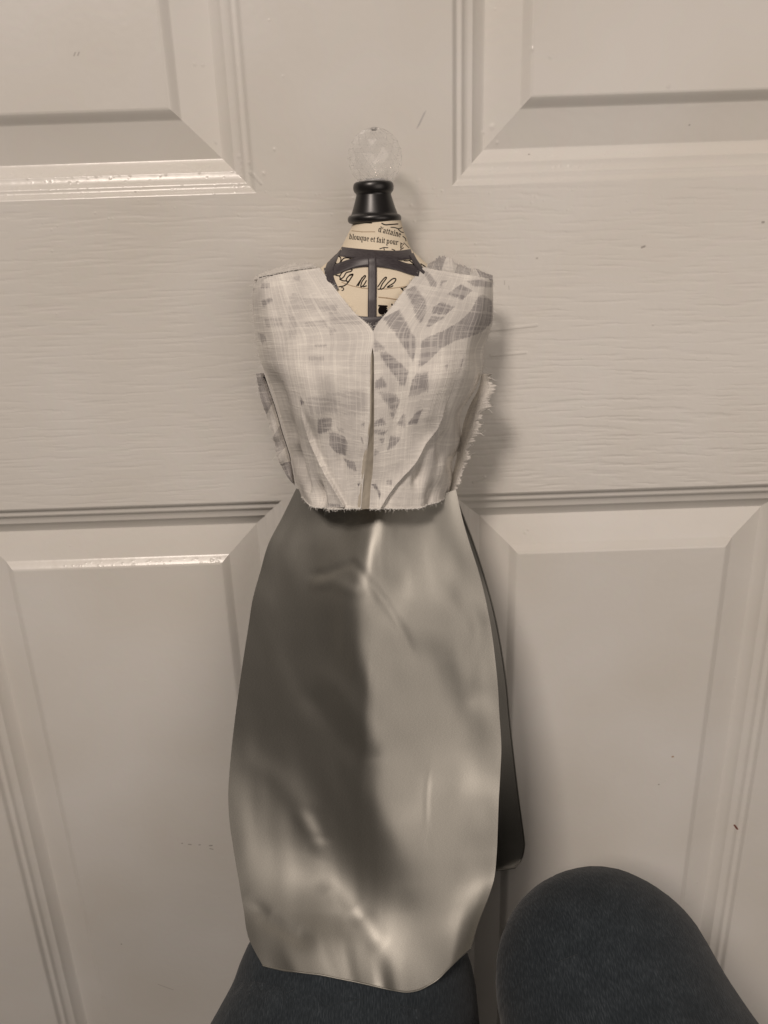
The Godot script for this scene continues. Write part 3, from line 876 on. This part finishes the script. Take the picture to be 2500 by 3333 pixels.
# ------------------------------------------------------------------ the skirt
func satin() -> StandardMaterial3D:
	var f := noise_image(1024, 1024, 0.25, 2, 61)
	var thread := noise_image(256, 1024, 0.3, 2, 62)
	thread.resize(1024, 1024, Image.INTERPOLATE_BILINEAR)
	thread.convert(Image.FORMAT_L8)
	var td := thread.get_data()
	var o := PackedByteArray()
	o.resize(1024 * 1024 * 3)
	for k in 1024 * 1024:
		var t := (td[k] - 128) / 128.0
		o[k * 3] = clampi(int(238 + t * 30), 0, 255)
		o[k * 3 + 1] = clampi(int(238 + t * 30), 0, 255)
		o[k * 3 + 2] = clampi(int(238 + t * 29), 0, 255)
	var m := mat(lin(0.475, 0.463, 0.422), 0.53)
	m.metallic = 1.0
	m.albedo_texture = textured(Image.create_from_data(1024, 1024, false, Image.FORMAT_RGB8, o))
	m.heightmap_enabled = true
	m.heightmap_scale = 0.004
	m.heightmap_texture = textured(f)
	m.uv1_scale = Vector3(2, 3, 1)
	return m


func fold_height(s: float, t: float) -> float:
	var h := 0.0
	var p := Vector2(s * 0.13, t * 0.27)
	for q in SKIRT_FOLDS:
		var wide: float = q[0] * 0.0001
		var near := 1.0
		var along_it := 0.0
		var n: int = (q.size() - 2) / 2
		for k in n - 1:
			var a := Vector2(q[2 + k * 2] * 0.00013, q[3 + k * 2] * 0.00027)
			var b := Vector2(q[4 + k * 2] * 0.00013, q[5 + k * 2] * 0.00027)
			var u := clampf((p - a).dot(b - a) / (b - a).length_squared(), 0.0, 1.0)
			var d := p.distance_to(a.lerp(b, u))
			if d < near:
				near = d
				along_it = (k + u) / (n - 1)
		if near < wide * 3.0:
			h += q[1] * 0.00001 * exp(-near * near / (wide * wide)) * smoothstep(0.0, 0.25, along_it) * (1.0 - smoothstep(0.7, 1.0, along_it))
	return h


func build_skirt() -> void:
	var skirt := thing("skirt", "long grey-green satin skirt gathered under the white bodice, its front pulled over one knee", "skirt", Vector3(0.0, -0.34, 0.12))
	var cloth := satin()
	var p := sheet(grid_of(SKIRT_FRONT, 21), 190, 260)
	var nm := normals_of(p)
	var slack := FastNoiseLite.new()
	slack.seed = 21
	slack.fractal_type = FastNoiseLite.FRACTAL_NONE
	slack.frequency = 1.0
	for i in 260:
		for j in 190:
			var v: Vector3 = p[i][j]
			var n: Vector3 = nm[i][j]
			# soft slack of the cloth, drawn out along the bias, and one pressed tuck low on the right
			var w := 0.00024 * slack.get_noise_2d((v.x * 1.6 + v.y * 0.9) * 21, (v.y - v.x * 0.5) * 12) + 0.00009 * slack.get_noise_2d(v.x * 60, v.y * 36 + 40)
			var t := i / 259.0
			var d := (j / 189.0 - 0.735 + 0.02 * (t - 0.6)) * 0.13
			w += fold_height(j / 189.0, t)
			w -= 0.00035 * exp(-d * d / 0.0000015) * smoothstep(0.55, 0.62, t) * (1.0 - smoothstep(0.70, 0.77, t))
			p[i][j] = v + (n if n.z > 0 else -n) * w
	var st := begin()
	lay(st, p, normals_of(p)[130][95].z < 0)
	var front := part("front_panel", st.commit(), cloth, skirt)
	var hs := begin()
	tube(hs, p[259], 0.00045, 6)
	part("hem_edge", hs.commit(), cloth, front)
	var q := sheet(grid_of(SKIRT_BACK, 5), 50, 120)
	var bs := begin()
	lay(bs, q, normals_of(q)[60][25].z < 0)
	var rim := PackedVector3Array()
	for i in 120:
		rim.append(q[i][49])
	tube(bs, rim, 0.0006, 6)
	tube(bs, q[119], 0.0006, 6)
	part("back_panel", bs.commit(), cloth, skirt)


# ------------------------------------------------------------------ the bodice
func gauze(list: Array, sd: int, sheer: Color) -> StandardMaterial3D:
	var s := 1024
	var im := Image.create(512, 512, false, Image.FORMAT_RGB8)
	im.fill(Color(0.0, 0.0, 0.0))
	for q in list:
		var poly := PackedVector2Array()
		for k in range(1, q.size(), 2):
			poly.append(Vector2(q[k], q[k + 1]) * 0.512)
		var v: float = minf(q[0] * 0.01, 2.0) * 0.5
		fill_poly(im, poly, Color(v, v, v), 1.0)
	# woven in: the edges of the thin patches step along the threads
	im.resize(400, 400, Image.INTERPOLATE_BILINEAR)
	im.resize(s, s, Image.INTERPOLATE_BILINEAR)
	im.convert(Image.FORMAT_L8)
	var weft := noise_image(48, 1024, 0.11, 3, sd)
	weft.resize(s, s, Image.INTERPOLATE_BILINEAR)
	var warp := noise_image(1024, 40, 0.09, 3, sd + 1)
	warp.resize(s, s, Image.INTERPOLATE_BILINEAR)
	var bands := noise_image(16, 1024, 0.035, 2, sd + 5)
	bands.resize(s, s, Image.INTERPOLATE_BILINEAR)
	var poles := noise_image(1024, 14, 0.03, 2, sd + 6)
	poles.resize(s, s, Image.INTERPOLATE_BILINEAR)
	var speck := noise_image(1024, 1024, 0.35, 2, sd + 2)
	var cloud := noise_image(128, 128, 0.03, 3, sd + 3)
	cloud.resize(s, s, Image.INTERPOLATE_CUBIC)
	for i in [weft, warp, speck, cloud, bands, poles]:
		i.convert(Image.FORMAT_L8)
	var a := im.get_data()
	var e := weft.get_data()
	var r := warp.get_data()
	var n := speck.get_data()
	var c := cloud.get_data()
	var bd := bands.get_data()
	var pd := poles.get_data()
	var o := PackedByteArray()
	o.resize(s * s * 3)
	var h := PackedByteArray()
	h.resize(s * s)
	for y in s:
		for x in s:
			var k := y * s + x
			var slub := maxf(0.0, (e[k] - 146) / 60.0) + maxf(0.0, (r[k] - 146) / 60.0) + clampf((bd[k] - 160) / 30.0, 0.0, 0.8) + clampf((pd[k] - 165) / 25.0, 0.0, 0.9)
			# the thin places end raggedly, thread by thread
			var sx := clampi(x + int((e[k] - 128) * 0.045 + (n[k] - 128) * 0.09), 0, s - 1)
			var sy := clampi(y + int((r[k] - 128) * 0.06 + (n[k] - 128) * 0.05), 0, s - 1)
			var thin := a[sy * s + sx] / 127.0
			var t := 0.2 + thin * (0.95 - 0.4 * minf(slub, 1.0)) + (n[k] - 128) / 128.0 * (0.05 + 0.18 * minf(thin, 1.0)) - (slub - 0.3) * 0.15 + (128 - c[k]) / 128.0 * 0.22
			t = clampf(t, -0.2, 2.0)
			for j in 3:
				var full := [235, 231, 224][j] as float
				var part_ := [sheer.r8, sheer.g8, sheer.b8][j] as float
				o[k * 3 + j] = clampi(int(lerpf(full, part_, t)), 30, 245)
			h[k] = clampi(int(128 + slub * 30 - thin * 25 + (n[k] - 128) * 0.25 + (e[k] + r[k] - 256) * 0.15), 0, 255)
	var m := mat(Color.WHITE, 0.95)
	m.metallic_specular = 0.2
	m.albedo_texture = textured(Image.create_from_data(s, s, false, Image.FORMAT_RGB8, o))
	m.heightmap_enabled = true
	m.heightmap_scale = 0.035
	m.heightmap_texture = textured(Image.create_from_data(s, s, false, Image.FORMAT_L8, h))
	m.backlight_enabled = true
	m.backlight = Color(0.25, 0.25, 0.25)
	return m


func dart_s(dart: Array, t: float) -> float:
	var n := dart.size() / 2
	var path := PackedVector3Array()
	for k in n:
		path.append(Vector3(dart[k * 2], dart[k * 2 + 1], 0) * 0.001)
	if t < path[0].y or t > path[n - 1].y + 0.03:
		return -1.0
	for k in n - 1:
		if t <= path[k + 1].y or k == n - 2:
			var u := (t - path[k].y) / maxf(path[k + 1].y - path[k].y, 0.0001)
			return lerpf(path[k].x, path[k + 1].x, minf(u, 1.3))
	return -1.0


func half(list: Array, dart: Array, dents: Array, right: bool) -> Array:
	var nu := 170
	var nv := 230
	var p := sheet(grid_of(list, 9), nu, nv)
	var nm := normals_of(p)
	for i in nv:
		var t := float(i) / (nv - 1)
		var ds := dart_s(dart, t)
		var start: float = dart[1] * 0.001
		var wide: float = p[i][0].distance_to(p[i][nu - 1])
		for j in nu:
			var s := float(j) / (nu - 1)
			var up := 0.0
			if ds >= 0.0:
				var d := (s - ds) * wide
				var ramp := smoothstep(start - 0.01, start + 0.12, t)
				if right:
					# a rolled, lit fold: full on the side of the front, cut under on the outer side
					up += ramp * (0.0024 * exp(-maxf(d, 0.0) / 0.004) if d > 0.0 else 0.0024 * exp(d / 0.0007) - 0.0012 * exp(-pow(d / 0.006, 2.0)) * (1.0 - exp(d / 0.0007)))
				else:
					up += ramp * (0.0022 * exp(d / 0.006) if d < 0.0 else 0.0022 * exp(-d / 0.0006) - 0.0008 * exp(-pow(d / 0.005, 2.0)) * (1.0 - exp(-d / 0.0006)))
			for k in range(0, dents.size(), 4):
				var dx: float = (s - dents[k] * 0.001) * wide
				var dy: float = (t - dents[k + 1] * 0.001) * 0.125
				var rr: float = dents[k + 2] * 0.0001
				var e: float = (dx * dx + dy * dy * 0.4) / (rr * rr)
				if e < 6.0:
					up -= dents[k + 3] * 0.000026 * exp(-e)
			var v: Vector3 = p[i][j]
			var low := smoothstep(0.55, 1.0, t)
			up += noise.get_noise_3d(v.x * 2200, v.y * 900, 3.0) * (0.0006 + 0.0034 * low * (1.0 - s * 0.8))
			up += noise.get_noise_3d(v.x * 5200, v.y * 5200, 9.0) * 0.00022
			var n: Vector3 = nm[i][j]
			if n.z < 0:
				n = -n
			p[i][j] = v + n * up
	return p


func hairs(st: SurfaceTool, edge: PackedVector3Array, out: Vector3, count: int, long: float, rng: RandomNumberGenerator) -> void:
	for i in count:
		var a := along(edge, rng.randf() * (edge.size() - 1))
		var d := (out + Vector3(rng.randf_range(-0.9, 0.9), rng.randf_range(-0.9, 0.9), rng.randf_range(-0.2, 0.7))).normalized()
		var b := d.cross(Vector3(rng.randf() - 0.5, rng.randf() - 0.5, rng.randf() - 0.5)).normalized()
		var l := long * pow(rng.randf(), 2.0) + 0.0006
		tube(st, PackedVector3Array([a - d * 0.0004, a + d * l * 0.5 + b * l * 0.12, a + d * l]), 0.00011, 3, 0.6)


func frayed(list: Array, columns: int, jag: float, sd: int) -> Array:
	var p := sheet(grid_of(list, columns), 14, 130)
	var rng := RandomNumberGenerator.new()
	rng.seed = sd
	var drift := 0.0
	for i in 130:
		drift = clampf(drift + rng.randf_range(-0.4, 0.4), -1.0, 1.0)
		var reach := 1.0 + jag * (drift + rng.randf_range(-0.4, 0.4))
		for j in 14:
			var s := j / 13.0
			var a: Vector3 = p[i][0]
			var v: Vector3 = p[i][j]
			p[i][j] = a + (v - a) * lerpf(1.0, reach, s * s) + Vector3(0, 0, 0.0012 * sin(i * 0.21 + sd) * s)
	return p


func sewing(st: SurfaceTool, list: Array, long: float, gap: float, r: float) -> void:
	var path := PackedVector3Array()
	for k in range(0, list.size(), 3):
		path.append(Vector3(list[k], list[k + 1], list[k + 2]) * 0.0001)
	var total := 0.0
	for k in path.size() - 1:
		total += path[k].distance_to(path[k + 1])
	var n := maxi(1, int(total / (long + gap)))
	for k in n:
		var f0 := float(k) / n * (path.size() - 1)
		var f1 := (k + long / (long + gap)) / n * (path.size() - 1)
		var a := along(path, f0)
		var b := along(path, f1)
		tube(st, PackedVector3Array([a, a.lerp(b, 0.5) + Vector3(0, 0, 0.0004), b]), r, 5)


func build_bodice() -> void:
	var bodice := thing("bodice", "unhemmed white leaf-patterned cotton bodice with V-neck and frayed seams on the dress form", "bodice", Vector3(0.005, -0.16, 0.05))
	var rng := RandomNumberGenerator.new()
	rng.seed = 12
	var sheer := Color8(174, 170, 168)
	var hair := begin()
	var left := half(BODICE_LEFT, DART_LEFT, DENTS_LEFT, false)
	var right := half(BODICE_RIGHT, DART_RIGHT, DENTS_RIGHT, true)
	var sets := [[left, SHEER_LEFT, 100, "left_front"], [right, SHEER_RIGHT, 200, "right_front"]]
	for q in sets:
		var p: Array = q[0]
		var st := begin()
		lay(st, p, normals_of(p)[115][85].z < 0)
		var m := gauze(q[1], q[2], sheer)
		part("front", st.commit(), m, bodice)
		var hem: PackedVector3Array = p[p.size() - 1]
		hairs(hair, hem, Vector3(0, -0.6, 0.4), 90, 0.0022, rng)
		var rolled := begin()
		var bumpy := PackedVector3Array()
		for j in hem.size():
			bumpy.append(hem[j] + Vector3(0, 0.0007 * noise.get_noise_2d(j * 31.0, q[2] + 9), 0.0002 + 0.0009 * noise.get_noise_2d(j * 14.0, q[2])))
		tube(rolled, bumpy, 0.0005, 6)
		part("hem", rolled.commit(), mat(lin(0.72, 0.70, 0.66), 0.95), bodice)
		var outer := PackedVector3Array()
		var inner := PackedVector3Array()
		for i in range(0, 115):
			outer.append(p[i][0])
			if i < 70:
				inner.append(p[i][p[i].size() - 1])
		var sgn := -1.0 if p == left else 1.0
		hairs(hair, outer, Vector3(sgn, 0, 0.2), 70, 0.003, rng)
		hairs(hair, inner, Vector3(-sgn * 0.7, 0.7, 0.2), 70, 0.0016, rng)
		hairs(hair, p[0], Vector3(0, 1, 0), 50, 0.0025, rng)
	# seam allowances
	var raw := gauze([], 300, sheer)
	var dull := gauze([[90, 0, 0, 1000, 0, 1000, 330, 0, 250], [60, 0, 420, 1000, 500, 1000, 700, 0, 640], [100, 0, 800, 1000, 780, 1000, 1000, 0, 1000]], 310, sheer)
	for q in [[FLAP_LEFT, 0.10, 1, dull, "side_seam_allowance", 26], [FLAP_RIGHT, 0.30, 2, raw, "side_seam_allowance", 40], [FLAP_SHOULDER, 0.16, 3, dull, "shoulder_seam_allowance", 46], [FLAP_SHOULDER_LEFT, 0.14, 4, raw, "shoulder_seam_allowance", 30]]:
		var p := frayed(q[0], 4, q[1], q[2])
		var st := begin()
		lay(st, p, normals_of(p)[60][6].z < 0)
		part(q[4], st.commit(), q[3], bodice)
		var edge := PackedVector3Array()
		for i in p.size():
			edge.append(p[i][13])
		hairs(hair, edge, (p[60][13] - p[60][0]).normalized(), q[5], 0.0045, rng)
	# the turned-in edges that show in the front opening
	var fs := begin()
	var fp := sheet(grid_of(FACING, 4), 10, 120)
	for i in 120:
		for j in 10:
			fp[i][j] += Vector3(0, 0, 0.0012 * sin(j * 0.75) + 0.0006 * noise.get_noise_2d(i * 5.0, j * 9.0))
	lay(fs, fp, normals_of(fp)[60][5].z < 0)
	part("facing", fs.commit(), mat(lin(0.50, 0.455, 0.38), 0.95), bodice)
	var frays := part("frayed_threads", hair.commit(), mat(lin(0.74, 0.72, 0.68), 0.95), bodice)
	frays.set_meta("kind", "stuff")
	# black hand stitches
	var thread := mat(lin(0.018, 0.016, 0.018), 0.7)
	var s1 := begin()
	sewing(s1, STITCH_SIDE, 0.0010, 0.0002, 0.00022)
	sewing(s1, STITCH_KNOT, 0.0011, 0.0, 0.0003)
	part("side_stitching", s1.commit(), thread, bodice)
	var s2 := begin()
	sewing(s2, STITCH_SHOULDER, 0.0016, 0.0005, 0.0002)
	sewing(s2, STITCH_LOOSE, 0.0022, 0.0, 0.0002)
	part("shoulder_stitching", s2.commit(), thread, bodice)
